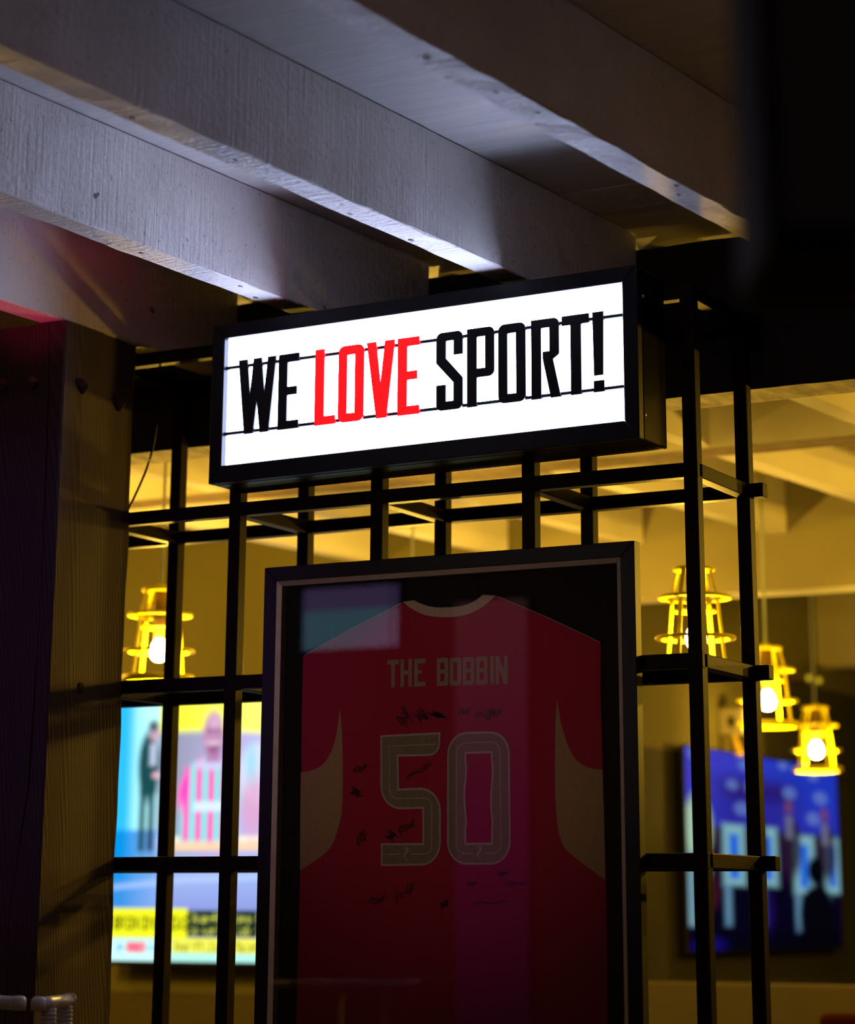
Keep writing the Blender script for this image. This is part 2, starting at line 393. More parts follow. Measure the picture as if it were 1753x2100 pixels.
# nail heads and dents in the painted undersides
for ji, ys in ((2, (-.62, -.33, -.24)), (3, (-1.28, -1.02, -.72, -.66, -.46)), (4, (-1.30, -1.12, -1.0, -.55, -.5)), (1, (-.50, -.2)),):
    for y in ys:
        xr = JX[ji]; x = xr - .033 + .018 * math.sin(y * 31)
        c = skew((x, y, JB - .002)); v, f = lathe_geo([(0.0001, -.0012), (.003, -.0011), (.0046, -.0006), (.005, .004)], 8, c)
        mesh('nail_head', [Vector((c.x + (p.x - c.x), c.y + (p.y - c.y) * 1.7, p.z)) for p in v], f, M['bolt'], joists[ji])
# header beams
def beam2(name, lo, hi, mfront, munder, n=60, rough=.003):
    rnd = random.Random(5); V = []; F = []; fm = []
    for k in range(n + 1):
        x = lo[0] + (hi[0] - lo[0]) * k / n
        for (y, z, e) in ((lo[1], lo[2], 1), (hi[1], lo[2], 1), (hi[1], hi[2], 1), (lo[1], hi[2], 1)):
            V.append((x, y + rnd.uniform(-1, 1) * rough * .3, z + rnd.uniform(-1, 1) * rough * .5))
    for k in range(n):
        for q, mi in ((0, 1), (1, 0), (2, 0), (3, 0)):
            a = k * 4 + q; b = k * 4 + (q + 1) % 4; F.append((a, a + 4, b + 4, b)); fm.append(mi)
    F += [(0, 1, 2, 3), tuple(n * 4 + q for q in (3, 2, 1, 0))]; fm += [0, 0]
    return tag(mesh(name, V, F, None, None, mats=[mfront, munder], fm=fm), kind='structure')
beam2('header_beam', (-4.9, Y0, 2.338), (5.1, .465, 2.686), M['black_beam'], M['raw'], 160)
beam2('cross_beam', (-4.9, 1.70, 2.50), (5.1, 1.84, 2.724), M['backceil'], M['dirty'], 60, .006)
beam2('bulkhead_beam', (-.85, 3.29, 2.31), (5.1, 3.43, 2.724), M['bulkhead'], M['backceil'], 30)
beam2('far_beam', (-.85, 6.3, 2.36), (5.1, 6.45, 2.724), M['bulkhead'], M['backceil'], 30)

# ------------------------------------------------------------------ timber post on the left
PX, PYF, PYB, PT = -.268, -.274, -.004, 2.5185
post = empty('timber_post', (-.41, -.14, 0)); tag(post, 'old brown timber post with square iron bolts, carrying the leftmost joist', 'post')
def crack_x(z):     # the long split near the corner
    t = (2.503 - z)
    return -.318 + .010 * math.sin(t * 3.0 + .4) + .012 * t - (.03 if t > 1.0 else 0) * min(1, (t - 1.0) * 4 if t > 1 else 0)
# the body: a column with a real split let into its front face
V = []; F = []; nz = 90
for k in range(nz + 1):
    z = PT * k / nz; zz = z
    cx = crack_x(zz); half = .0014 + .0010 * math.sin(zz * 9); half = max(half, .0005); dep = .020 if zz > 1.05 else .004
    e = .0025 * math.sin(zz * 13) + .0015 * math.sin(zz * 31 + 1)
    ring = [(-.555, PYF), (-.43, PYF), (cx - half, PYF + .0004), (cx, PYF + dep), (cx + half, PYF + .0004), (PX - .004, PYF), (PX, PYF + .004), (PX + e * .5, -.14), (PX + .0, PYB - .004 + e), (PX - .004, PYB + e), (-.555, PYB)]
    for x, y in ring: V.append((x, y, z))
R_ = 11
for k in range(nz):
    for q in range(R_):
        a = k * R_ + q; b = k * R_ + (q + 1) % R_; F.append((a, b, b + R_, a + R_))
F.append(tuple(range(R_))[::-1]); F.append(tuple(nz * R_ + q for q in range(R_)))
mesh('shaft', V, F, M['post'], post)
def bolt(c, axis):
    # pyramid-headed square coach bolt
    s = .017; h = .014; c = Vector(c)
    a, b = (Vector((0, 1, 0)), Vector((0, 0, 1))) if axis == 'x' else (Vector((1, 0, 0)), Vector((0, 0, 1)))
    n = Vector((1, 0, 0)) if axis == 'x' else Vector((0, -1, 0))
    r = [a * s * 1.0, b * s, -a * s * 1.0, -b * s]
    V = [c - n * .004 + q for q in r] + [c + n * .006 + q for q in r] + [c + n * (h + .004) + q * .18 for q in r]
    F = []
    for l in range(2):
        for k in range(4): F.append((l * 4 + k, l * 4 + (k + 1) % 4, l * 4 + 4 + (k + 1) % 4, l * 4 + 4 + k))
    F += [(3, 2, 1, 0), (8, 9, 10, 11)]
    mesh('bolt', V, F, M['bolt'], post)
bolt((PX, -.205, 2.379), 'x'); bolt((PX, -.066, 2.366), 'x'); bolt((-.351, PYF, 2.383), 'y'); bolt((-.434, PYF, 2.386), 'y')
v, f = lathe_geo([(.0001, 0), (.0085, 0), (.0095, -.002), (.011, .0012), (.0095, .0018), (.0001, .0006)], 14)
mesh('bored_hole', [Vector((PX + .0008 + p.z, -.161 + p.x * .9, 1.713 + p.y * 1.25)) for p in v], f, M['crack'], post)

# ------------------------------------------------------------------ steel lattice
T = .03; SX = .3655; D = .29; LV = (2.498, 2.126, 1.744, 1.360)
lat = empty('steel_lattice', (.4, .16, 0)); tag(lat, 'black square-tube steel lattice screen holding the sign and framed shirt', 'screen')
for i in range(-1, 4):
    x = i * SX
    box('front_post', (x, 0, 0), (x + T, T, 2.5), M['steel'], lat, .0022)
    box('back_post', (x, D, 0), (x + T, D + T, 2.5), M['steel'], lat, .0022)
for z in LV:
    box('front_bar', (-.60, .0008, z - T), (3 * SX + T + (.0 if z < 2.4 else 0), T - .0008, z - .0004), M['steel'], lat, .002)
    box('back_bar', (-.60, D - .0012, z - T - (.002 if z > 2.4 else 0)), (1.157, D + T - .001, z - .0004), M['steel'], lat, .002)
    for i in range(-1, 4):
        box('cross_bar', (i * SX + .0008, T, z - T + .0004), (i * SX + T - .0008, D, z - .0008), M['steel'], lat, .002)
for z in LV:   # welded end caps on the near corner post
    box('end_cap', (3 * SX + T - .007, -.0012, z - T - .0005), (3 * SX + T + .0014, .012, z + .0005), M['steel'], lat, .001)
# fixing to the header beam: disc washer with a cross-head screw
v, f = lathe_geo([(.0001, .0), (.004, .0), (.0045, .0015), (.0155, .0018), (.016, .004), (.016, .006)], 24)
wa = mesh('fixing_washer', [Vector((1.146 + p.x, Y0 - .0065 + p.z, 2.441 + p.y)) for p in v], f, M['signlip'], lat)
for a in (0, 1):
    box('screw_slot', (1.146 - (.003 if a else .0008), Y0 - .0072, 2.441 - (.0008 if a else .003)), (1.146 + (.003 if a else .0008), Y0 - .0060, 2.441 + (.0008 if a else .003)), M['cord'], wa)
box('fixing_tab', (1.122, D + T - .001, 2.425), (1.150, Y0, 2.457), M['steel'], lat, .001)
# loose cable down the left bay
cp = [(-.285, .20, 2.455), (-.283, .13, 2.44), (-.280, .11, 2.40), (-.276, .10, 2.36), (-.278, .10, 2.335), (-.286, .10, 2.29), (-.300, .10, 2.246), (-.322, .10, 2.20), (-.349, .10, 2.152), (-.395, .10, 2.08)]
def smooth_path(P, n=6):
    P = [Vector(p) for p in P]; out = []
    for i in range(len(P) - 1):
        p0 = P[max(i - 1, 0)]; p1 = P[i]; p2 = P[i + 1]; p3 = P[min(i + 2, len(P) - 1)]
        for k in range(n):
            t = k / n; out.append(.5 * ((2 * p1) + (p2 - p0) * t + (2 * p0 - 5 * p1 + 4 * p2 - p3) * t * t + (3 * p1 - p0 - 3 * p2 + p3) * t ** 3))
    out.append(P[-1]); return out
v, f = tube_geo(smooth_path(cp), .0028, 8)
tag(mesh('cable', v, f, M['signblk'], None, True), 'thin black cable drooping beside the timber post', 'cable')

# ------------------------------------------------------------------ the light box sign
SL = .0116                      # it hangs a hair out of level
def roll(p): return Vector((p[0], p[1], p[2] + SL * (p[0] - .074)))
SX0, SX1, SZ0, SZ1, SYF, SYB = .074, 1.087, 2.132, 2.484, -.195, -.055
PX0, PX1, PZ0, PZ1 = .106, 1.0545, 2.1695, 2.4515
sign = empty('light_box_sign', (.58, -.125, 2.13)); tag(sign, 'illuminated white light box sign in a black case above the framed shirt', 'sign')
box('case', (SX0, SYF + .022, SZ0), (SX1, SYB, SZ1), M['signblk'], sign, .004, roll)
LY = SYF + .0165                # the lit face sits behind the lip
V = [roll((x, LY, z)) for x, z in ((PX0 - .01, PZ0 - .01), (PX1 + .01, PZ0 - .01), (PX1 + .01, PZ1 + .01), (PX0 - .01, PZ1 + .01))] + \
    [roll((x, LY + .004, z)) for x, z in ((PX0 - .01, PZ0 - .01), (PX1 + .01, PZ0 - .01), (PX1 + .01, PZ1 + .01), (PX0 - .01, PZ1 + .01))]
lp_ = mesh('light_panel', V, [(0, 1, 2, 3), (7, 6, 5, 4), (0, 4, 5, 1), (1, 5, 6, 2), (2, 6, 7, 3), (3, 7, 4, 0)], M['panel'], sign); lp_['label'] = 'glowing white panel'
o_ = [(SX0, SZ0), (SX1, SZ0), (SX1, SZ1), (SX0, SZ1)]; i_ = [(PX0, PZ0), (PX1, PZ0), (PX1, PZ1), (PX0, PZ1)]
for k in range(4):              # four mitred lip rails
    a, b = o_[k], o_[(k + 1) % 4]; c, d = i_[(k + 1) % 4], i_[k]
    g = .0002
    q = inset([a, b, c, d], g)
    vv = [roll((x, SYF, z)) for x, z in q] + [roll((x, SYF + .022, z)) for x, z in q]
    v, f = bev(vv, [(0, 1, 2, 3), (7, 6, 5, 4), (0, 4, 5, 1), (1, 5, 6, 2), (2, 6, 7, 3), (3, 7, 4, 0)], .0012, 1)
    mesh('lip_rail', v, f, M['signlip'], sign)
for z in (2.3865, 2.2405):
    v, f = tube_geo([roll((PX0 - .006, SYF + .0125, z)), roll((PX1 + .006, SYF + .0115, z))], .0041, 8)
    mesh('letter_rail', v, f, M['letter_blk'], sign)
for z in (2.425, 2.183):
    v, f = lathe_geo([(.0001, .0022), (.0025, .0018), (.0036, .0004), (.0036, -.002)], 10)
    mesh('side_screw', [Vector((SX1 + p.z, SYF + .030 + p.x, z + p.y + SL)) for p in v], f, M['trim'], sign)
for x in (.372, .738):
    box('stand_off_bracket', (x, SYB - .002, 2.27), (x + .024, -.0004, 2.35), M['steel'], sign, .001)

# letters sliding on the two rails
H = .163; S = .0205; BAR = .0165
def rect(x0, y0, x1, y1): return [(x0, y0), (x1, y0), (x1, y1), (x0, y1)]
G = {
 'W': [[(0, H), (.021, H), (.0300, .075), (.0385, H), (.0575, H), (.0665, .077), (.075, H), (.094, H), (.078, 0), (.058, 0), (.0475, .080), (.039, 0), (.018, 0)]],
 'E': [[(0, 0), (.050, 0), (.050, BAR), (S, BAR), (S, .0745), (.045, .0745), (.045, .0905), (S, .0905), (S, H - BAR), (.050, H - BAR), (.050, H), (0, H)]],
 'L': [[(0, 0), (.049, 0), (.049, BAR), (.021, BAR), (.021, H), (0, H)]],
 'O': [rounded([(0, 0, .013), (.0605, 0, .013), (.0605, H, .013), (0, H, .013)]), rect(.019, .0165, .0405, H - .018)],
 'V': [[(0, H), (.021, H), (.033, .063), (.044, H), (.066, H), (.047, 0), (.024, 0)]],
 'S': [rounded([(0, H, .012), (.06, H, .012), (.06, .115), (.0405, .115), (.0405, H - BAR), (.0205, H - BAR), (.0205, .108), (.06, .064, .006), (.06, 0, .012), (0, 0, .012), (0, .052), (.0205, .052), (.0205, BAR), (.0405, BAR), (.0405, .056), (0, .100, .006)])],
 'P': [rounded([(0, 0), (.0205, 0), (.0205, .061), (.061, .061, .012), (.061, H, .012), (0, H)]), rect(.0205, .0775, .042, H - BAR)],
 'R': [rounded([(0, 0), (.0205, 0), (.0205, H - BAR), (.041, H - BAR), (.041, .095), (.026, .095), (.026, .080), (.043, 0), (.064, 0), (.047, .079), (.061, .088, .006), (.061, H, .012), (0, H)])],
 'T': [[(.019, 0), (.041, 0), (.041, H - .018), (.059, H - .018), (.059, H), (0, H), (0, H - .018), (.019, H - .018)]],
 '!': [[(0, H), (.023, H), (.021, .034), (.002, .034)], rect(.001, 0, .023, .022)],
}
LT = [('W', .143, 0, 'black letter W, first on the lit sign'), ('E', .246, 0, 'black letter E right after the W on the lit sign'),
      ('L', .338, 1, 'red letter L on the lit sign'), ('O', .396, 1, 'red letter O between L and V on the lit sign'), ('V', .465, 1, 'red letter V on the lit sign'), ('E', .540, 1, 'red letter E ending the red word on the lit sign'),
      ('S', .632, 0, 'black letter S on the lit sign'), ('P', .704, 0, 'black letter P on the lit sign'), ('O', .776, 0, 'black letter O between P and R on the lit sign'), ('R', .851, 0, 'black letter R on the lit sign'), ('T', .920, 0, 'black letter T on the lit sign'), ('!', .988, 0, 'black exclamation mark at the end of the lit sign')]
for ch, x, red, lab in LT:
    zb = 2.235 - SL * (.143 - .074)
    polys = [[(x + px, zb + pz) for px, pz in p] for p in G[ch]]
    o = plate('sign_letter', polys, SYF + .0025, SYF + .0085, M['letter_red'] if red else M['letter_blk'], None, .0006, roll, .0009)
    tag(o, lab, 'letter', 'sign letters')

# ------------------------------------------------------------------ framed shirt
fr = empty('framed_shirt', (.5585, -.015, .90)); tag(fr, 'crimson football shirt with number 50 behind glass in a black frame', 'framed shirt')
FX0, FX1, FZ0, FZ1 = .1175, .9985, .88, 1.9695; MW = .0315; TW = .0105
def mitre(name, ox0, oz0, ox1, oz1, wd, y0, y1, m, r):
    o = [(ox0, oz0), (ox1, oz0), (ox1, oz1), (ox0, oz1)]; n = [(ox0 + wd, oz0 + wd), (ox1 - wd, oz0 + wd), (ox1 - wd, oz1 - wd), (ox0 + wd, oz1 - wd)]
    for k in range(4):
        q = [o[k], o[(k + 1) % 4], n[(k + 1) % 4], n[k]]
        yi = y0 if name != 'trim_rail' else y0 + .006     # the inner trim slopes inward
        vv = [(q[0][0], y0, q[0][1]), (q[1][0], y0, q[1][1]), (q[2][0], yi, q[2][1]), (q[3][0], yi, q[3][1])] + [(x, y1, z) for x, z in q]
        v, f = bev(vv, [(0, 1, 2, 3), (7, 6, 5, 4), (0, 4, 5, 1), (1, 5, 6, 2), (2, 6, 7, 3), (3, 7, 4, 0)], r, 1)
        mesh(name, v, f, m, fr)
mitre('frame_rail', FX0, FZ0, FX1, FZ1, MW, -.030, -.001, M['frame'], .0012)
mitre('trim_rail', FX0 + MW, FZ0 + MW, FX1 - MW, FZ1 - MW, TW, -.029, -.002, M['trim'], .0004)
ix0, ix1, iz0, iz1 = FX0 + MW + TW, FX1 - MW - TW, FZ0 + MW + TW, FZ1 - MW - TW
box('backing_board', (ix0 - .004, -.0045, iz0 - .004), (ix1 + .004, -.0015, iz1 + .004), M['mount'], fr)
GY = -.0225
gl = mesh('glass_pane', [(ix0, GY, iz0), (ix1, GY, iz0), (ix1, GY, iz1), (ix0, GY, iz1)], [(0, 1, 2, 3)], M['glass'], fr)
# the shirt
def bez(P, n=10):
    return [tuple(p.xy) for p in smooth_path([(a, b, 0) for a, b in P], n)]
neck_in = bez([(.482, 1.8805), (.500, 1.872), (.528, 1.8635), (.563, 1.861), (.600, 1.8625), (.628, 1.871), (.646, 1.8825)], 4)
neck_out = bez([(.456, 1.8785), (.478, 1.862), (.515, 1.846), (.563, 1.840), (.608, 1.843), (.648, 1.858), (.677, 1.8790)], 4)
body = [(.209, 1.020), (.915, 1.020), (.9165, 1.31), (.9135, 1.52), (.911, 1.68), (.913, 1.772), (.80, 1.826), (.677, 1.879)] + neck_out[::-1][1:-1] + [(.456, 1.8785), (.33, 1.829), (.209, 1.776), (.208, 1.65), (.210, 1.53), (.212, 1.328)]
JY = -.0115
sh = plate('shirt', [body], JY, -.0045, M['red'], fr, .0015); sh['label'] = 'crimson short-sleeved shirt'
plate('collar', [neck_out + neck_in[::-1]], JY - .0018, JY + .001, M['collar'], sh, .0005)
pl = bez([(.304, 1.663), (.3105, 1.607), (.3135, 1.53), (.3135, 1.462), (.3075, 1.424), (.290, 1.380), (.262, 1.356), (.2125, 1.329)], 4)
plL = pl + [(.2105, 1.43), (.2100, 1.531)] + bez([(.2100, 1.531), (.232, 1.533), (.256, 1.541), (.274, 1.556), (.288, 1.580), (.298, 1.615), (.304, 1.663)], 4)[1:-1]
prr = bez([(.8145, 1.662), (.810, 1.600), (.8085, 1.52), (.8095, 1.454), (.815, 1.405), (.827, 1.372), (.860, 1.345), (.9160, 1.309)], 4)
plR = prr + [(.9150, 1.41), (.9132, 1.521)] + bez([(.9132, 1.521), (.894, 1.5225), (.872, 1.530), (.853, 1.545), (.838, 1.570), (.824, 1.612), (.8145, 1.662)], 4)[1:-1]
plate('side_panel', [plL], JY - .0008, JY + .001, M['cream'], sh); plate('side_panel', [plR], JY - .0008, JY + .001, M['cream'], sh)
ribbon_obj('shoulder_seam', [[(.212, 1.7765), (.33, 1.8285), (.452, 1.8765)]], .0012, JY - .0006, M['pale'], sh); ribbon_obj('shoulder_seam', [[(.911, 1.7725), (.80, 1.8255), (.680, 1.8775)]], .0012, JY - .0006, M['pale'], sh)
# name across the back
h = .0575; s = .0085
NG = {
 'T': (.0285, [[(.0095, 0), (.0185, 0), (.0185, h - .0095), (.0285, h - .0095), (.0285, h), (0, h), (0, h - .0095), (.0095, h - .0095)]]),
 'H': (.0275, [[(0, 0), (s, 0), (s, .0255), (.019, .0255), (.019, 0), (.0275, 0), (.0275, h), (.019, h), (.019, .0345), (s, .0345), (s, h), (0, h)]]),
 'E': (.027, [[(0, 0), (.027, 0), (.027, .0095), (s, .0095), (s, .0265), (.0175, .0265), (.0175, .0345), (s, .0345), (s, h - .0095), (.027, h - .0095), (.027, h), (0, h)]]),
 'B': (.027, [rounded([(0, 0), (.027, 0, .005), (.027, .0275, .002), (.0245, .0295), (.027, .0315, .002), (.027, h, .005), (0, h)]), rect(s, .0095, .0180, .0255), rect(s, .034, .0180, h - .0095)]),
 'O': (.0275, [rounded([(0, 0, .006), (.0275, 0, .006), (.0275, h, .006), (0, h, .006)]), rect(s + .0005, .0095, .0185, h - .0095)]),
 'I': (.009, [rect(0, 0, .009, h)]),
 'N': (.028, [[(0, 0), (s, 0), (s, .031), (.0190, 0), (.028, 0), (.028, h), (.0195, h), (.0195, .027), (s, h), (0, h)]]),
}
for ch, x in zip('THEBOBBIN', (.419, .451, .484, .538, .568, .599, .630, .663, .675)):
    zb = 1.7005 - .013 * (x - .42)
    wch, polys = NG[ch]
    plate('name_letter', [[(x + px, zb + pz) for px, pz in p] for p in polys], JY - .0007, JY, M['name'], sh)
# the number
five = rounded([(.404, 1.6025), (.5470, 1.6045), (.5445, 1.557, .040), (.4475, 1.5575), (.4495, 1.4925), (.5485, 1.4945, .055), (.5485, 1.338, .045), (.408, 1.337), (.4075, 1.383), (.506, 1.3825), (.505, 1.451), (.4055, 1.450, .050)])
zo = rounded([(.563, 1.339, .045), (.7085, 1.339, .045), (.7065, 1.602, .045), (.563, 1.604, .045)])
def wob(x0, z0, x1, z1, n=14):     # the ripple in the cloth
    L_ = [(x0 + .0022 * math.sin(k / n * 9) * (1 if .2 < k / n < .9 else 0), z0 + (z1 - z0) * k / n) for k in range(n + 1)]
    R2 = [(x1 + .0020 * math.sin(k / n * 9 + .5) * (1 if .2 < k / n < .9 else 0), z0 + (z1 - z0) * k / n) for k in range(n + 1)]
    return R2 + L_[::-1]
zi = wob(.607, 1.382, .664, 1.559)
n5 = plate('numeral', [five], JY - .0006, JY, M['pale'], sh); n5['label'] = 'pale outline of the 5'
plate('numeral_fill', [inset(five, .0042)], JY - .0011, JY - .0006, M['khaki'], sh)
n0 = plate('numeral', [zo, zi], JY - .0006, JY, M['pale'], sh); n0['label'] = 'pale outline of the 0'
plate('numeral_fill', [inset(zo, .0042), inset(zi, -.0042)], JY - .0011, JY - .0006, M['khaki'], sh)
l5 = rounded([(.5370, 1.5805), (.4260, 1.5795), (.4275, 1.4725, .020), (.5275, 1.4725, .018), (.5280, 1.3605, .018), (.4790, 1.3605)])
ribbon_obj('numeral_line', [l5, [(.456, 1.3605), (.4085, 1.3605)]], .0018, JY - .0015, M['pale'], sh)
l0 = rounded([(.650, 1.361), (.6865, 1.361, .020), (.6850, 1.581, .020), (.5850, 1.581, .020), (.5850, 1.361, .020), (.624, 1.361)])
ribbon_obj('numeral_line', [l0], .0018, JY - .0015, M['pale'], sh)
for cx, cz in ((.4675, 1.361), (.637, 1.362)):        # little seahorse emblem: curled body, crested head
    P = bez([(-.0055, .0085), (-.0015, .0125), (.0030, .0110), (.0035, .0060), (-.0010, .0010), (-.0035, -.0040), (-.0010, -.0090), (.0035, -.0135), (.0075, -.0120)], 4)
    wd = [.0012 + .0042 * math.exp(-((i / len(P) - .38) / .22) ** 2) for i in range(len(P))]
    ribbon_obj('seahorse_emblem', [[(cx + a, cz + b) for a, b in P]], wd, JY - .0016, M['pale'], sh)
# marker signatures
def scrib(cx, cz, wd, hh, ang, seed, n=26):
    r = random.Random(seed); out = []; ca, sa = math.cos(ang), math.sin(ang)
    for k in range(n):
        t = k / (n - 1); x = (t - .5) * wd + .12 * wd * math.sin(k * 2.1 + seed); z = hh * .5 * math.sin(k * 2.4 + seed) * (.35 + .65 * abs(math.sin(t * 4 + seed))) + r.uniform(-.12, .12) * hh
        out.append((cx + x * ca - z * sa, cz + x * sa + z * ca, 0))
    return [tuple(p.xy) for p in smooth_path(out, 4)]
SIG = [(.460, 1.637, .030, .045, .9, 1), (.503, 1.640, .022, .040, .8, 2), (.540, 1.640, .010, .045, 1.3, 3), (.602, 1.645, .026, .018, .0, 4), (.650, 1.636, .045, .026, .1, 5), (.675, 1.640, .03, .02, .1, 15),
       (.355, 1.535, .034, .020, .3, 6), (.345, 1.487, .014, .038, 1.2, 7), (.495, 1.527, .062, .014, .45, 8), (.360, 1.395, .030, .03, .9, 9), (.468, 1.415, .040, .022, .4, 10), (.432, 1.398, .016, .028, 1.1, 11),
       (.620, 1.302, .022, .010, .1, 12), (.720, 1.302, .042, .012, .0, 13), (.690, 1.322, .024, .012, .1, 16), (.660, 1.265, .075, .010, .05, 14), (.465, 1.285, .05, .022, .5, 17), (.558, 1.262, .02, .02, .5, 18), (.40, 1.27, .04, .02, .2, 19)]
for a in SIG: ribbon_obj('signature', [scrib(*a)], .0011, JY - .0006, M['ink'], sh, .0003)

# ------------------------------------------------------------------ caged pendant lamps
def annulus(r0, r1, z, th, seg=32): return lathe_geo([(r0, z - th / 2), (r1, z - th / 2), (r1 + .002, z), (r1, z + th / 2), (r0, z + th / 2), (r0 - .001, z), (r0, z - th / 2)], seg)
def local_mesh(name, V, F, m, parent, smooth=True):
    me = bpy.data.meshes.new(name); me.from_pydata([Vector(v) for v in V], [], F); me.update(); me.materials.append(m)
    if smooth:
        for p in me.polygons: p.use_smooth = True
    o = bpy.data.objects.new(name, me); COL.objects.link(o); o.parent = parent; return o
def strap_geo(ang, wd=.012, th=.003):
    prof = smooth_path([(.043, 0, .172), (.050, 0, .155), (.058, 0, .125), (.0635, 0, .100), (.0690, 0, .05), (.0745, 0, .0), (.0830, 0, -.076)], 3)
    V = []; F = []; ca, sa = math.cos(ang), math.sin(ang)
    for p in prof:
        for (dr, dt) in ((0, -wd / 2), (th, -wd / 2), (th, wd / 2), (0, wd / 2)):
            r = p.x + dr; V.append((r * ca - dt * sa, r * sa + dt * ca, p.z))
    n = len(prof)
    for i in range(n - 1):
        for k in range(4): F.append((i * 4 + k, i * 4 + (k + 1) % 4, i * 4 + 4 + (k + 1) % 4, i * 4 + 4 + k))
    F += [(3, 2, 1, 0), tuple((n - 1) * 4 + k for k in range(4))]
    return V, F
def make_lamp(ceil_z):
    e = bpy.data.objects.new('pendant_lamp', None); COL.objects.link(e); e.empty_display_size = .1
    v, f = lathe_geo([(.0001, .186), (.012, .186), (.016, .178), (.050, .176), (.054, .172), (.052, .166), (.0001, .166)], 28); local_mesh('cap', v, f, M['lampy'], e)
    for r0, r1, z, th in ((.074, .090, .100, .008), (.084, .099, .0, .008), (.088, .100, -.076, .018)):
        v, f = annulus(r0, r1, z, th); local_mesh('ring', v, f, M['lampy'], e)
    v, f = annulus(.030, .052, .066, .006); local_mesh('reflector_ring', v, f, M['lampy'], e)
    for k in range(4): v, f = strap_geo(k * math.pi / 2 + .42); local_mesh('strap', v, f, M['lampy'], e, False)
    v, f = lathe_geo([(.0001, .168), (.020, .166), (.021, .085), (.0165, .075), (.0165, .034), (.0001, .032)], 18); local_mesh('socket', v, f, M['brass'], e)
    v, f = lathe_geo([(.0001, -.029), (.012, -.027), (.021, -.018), (.0255, -.004), (.0240, .010), (.018, .022), (.0125, .030), (.0120, .036), (.0001, .037)], 20); local_mesh('bulb', v, f, M['bulb'], e)
    return e
lamp0 = None
LAMPS = [((-.951, 1.102, 1.944), 'yellow caged pendant lamp beside the timber post on the left'),
         ((.662, 1.107, 1.903), 'largest yellow caged pendant lamp at right, half behind the lattice posts'),
         ((.131, 3.011, 1.913), 'middle one of three yellow caged lamps at right, crossed by the rear lattice post'),
         ((-.404, 4.978, 1.884), 'smallest and farthest yellow caged lamp, hanging over the right screen'),
         ((-.75, 2.20, 1.93), 'caged lamp hidden behind the framed shirt, only its cord seen above')]
for i, (p, lab) in enumerate(LAMPS):
    if lamp0 is None: lamp0 = make_lamp(CZ); e = lamp0
    else:
        e = lamp0.copy(); COL.objects.link(e)
        for ch in [c for c in bpy.data.objects if c.parent is lamp0 and not c.name.startswith('cord')]:
            c = ch.copy(); COL.objects.link(c); c.parent = e
    if i == 4:                      # bulb strength raised here to brighten the back ceiling
        for c in [c for c in bpy.data.objects if c.parent is e and c.name.startswith('bulb')]:
            c.data = c.data.copy(); c.data.materials[0] = M['bulb_strong']
    e.location = p; WL[e] = Vector(p); tag(e, lab, 'lamp', 'yellow caged pendant lamps'); e.rotation_euler.z = math.radians((45.7, 56.6, 58, 29.7, 40)[i])
    hh = CZ - p[2]
    v, f = tube_geo([(0, 0, .184), (0, 0, hh)], .0042, 8); local_mesh('cord', v, f, M['cord'], e)
    v, f = lathe_geo([(.0001, hh - .03), (.03, hh - .03), (.042, hh - .004), (.042, hh)], 18); local_mesh('ceiling_rose', v, f, M['lampy'], e)

# small ceiling spotlights in the back room
def spotlight(base, aim, lab):
    e = empty('ceiling_spotlight', base); tag(e, lab, 'spotlight', 'ceiling spotlights'); b = Vector(base)
    v, f = lathe_geo([(.0001, -.02), (.035, -.02), (.04, -.012), (.04, .0)], 16, b); mesh('base_plate', v, f, M['bolt'], e, True)
    v, f = tube_geo([b - Vector((0, 0, .018)), b - Vector((0, 0, .075))], .007, 8); mesh('stem', v, f, M['bolt'], e)
    c = b - Vector((0, 0, .085)); d = Vector(aim).normalized()
    v, f = tube_geo([c - d * .05, c - d * .045, c + d * .05, c + d * .055], [.018, .026, .034, .034], 14); hd = mesh('head', v, f, M['bolt'], e)
    v, f = tube_geo([c + d * .0555, c + d * .058], [.027, .02], 14); mesh('lens', v, f, M['trim'], hd)
spotlight((-.82, 3.05, CZ), (.3, -.6, -.5), 'small dark spotlight on the back ceiling, just above the framed shirt')
spotlight((.34, 2.02, CZ), (.5, -.5, -.5), 'small dark spotlight on the back ceiling, behind the right end of the lattice')

# ------------------------------------------------------------------ screens
def paint_screen(name, origin, du, dv, nu, nv, fn, m, parent):
    """a flat picture: nu x nv little cells, colour per face from fn(u, v)"""
    o = Vector(origin); V = [o + du * (i / nu) + dv * (j / nv) for j in range(nv + 1) for i in range(nu + 1)]
    F = [(j * (nu + 1) + i, (j + 1) * (nu + 1) + i, (j + 1) * (nu + 1) + i + 1, j * (nu + 1) + i + 1) for j in range(nv) for i in range(nu)]
    ob = mesh(name, V, F, m, parent); at = ob.data.color_attributes.new('Col', 'FLOAT_COLOR', 'CORNER')
    buf = []
    for j in range(nv):
        for i in range(nu):
            c = fn((i + .5) / nu, (j + .5) / nv); buf += [c[0], c[1], c[2], 1.0] * 4
    at.data.foreach_set('color', buf); return ob
def lin(r, g, b): return tuple((x / 255 / 12.92 if x < 10 else ((x / 255 + .055) / 1.055) ** 2.4) for x in (r, g, b))
def mixc(a, b, t): t = max(0, min(1, t)); return tuple(x + (y - x) * t for x, y in zip(a, b))
def soft(d, e): return max(0, min(1, .5 - d / e))     # d<0 inside
def d_rect(x, y, x0, y0, x1, y1): return max(x0 - x, x - x1, y0 - y, y - y1)
def d_ell(x, y, cx, cy, rx, ry): return (math.hypot((x - cx) / rx, (y - cy) / ry) - 1) * min(rx, ry)
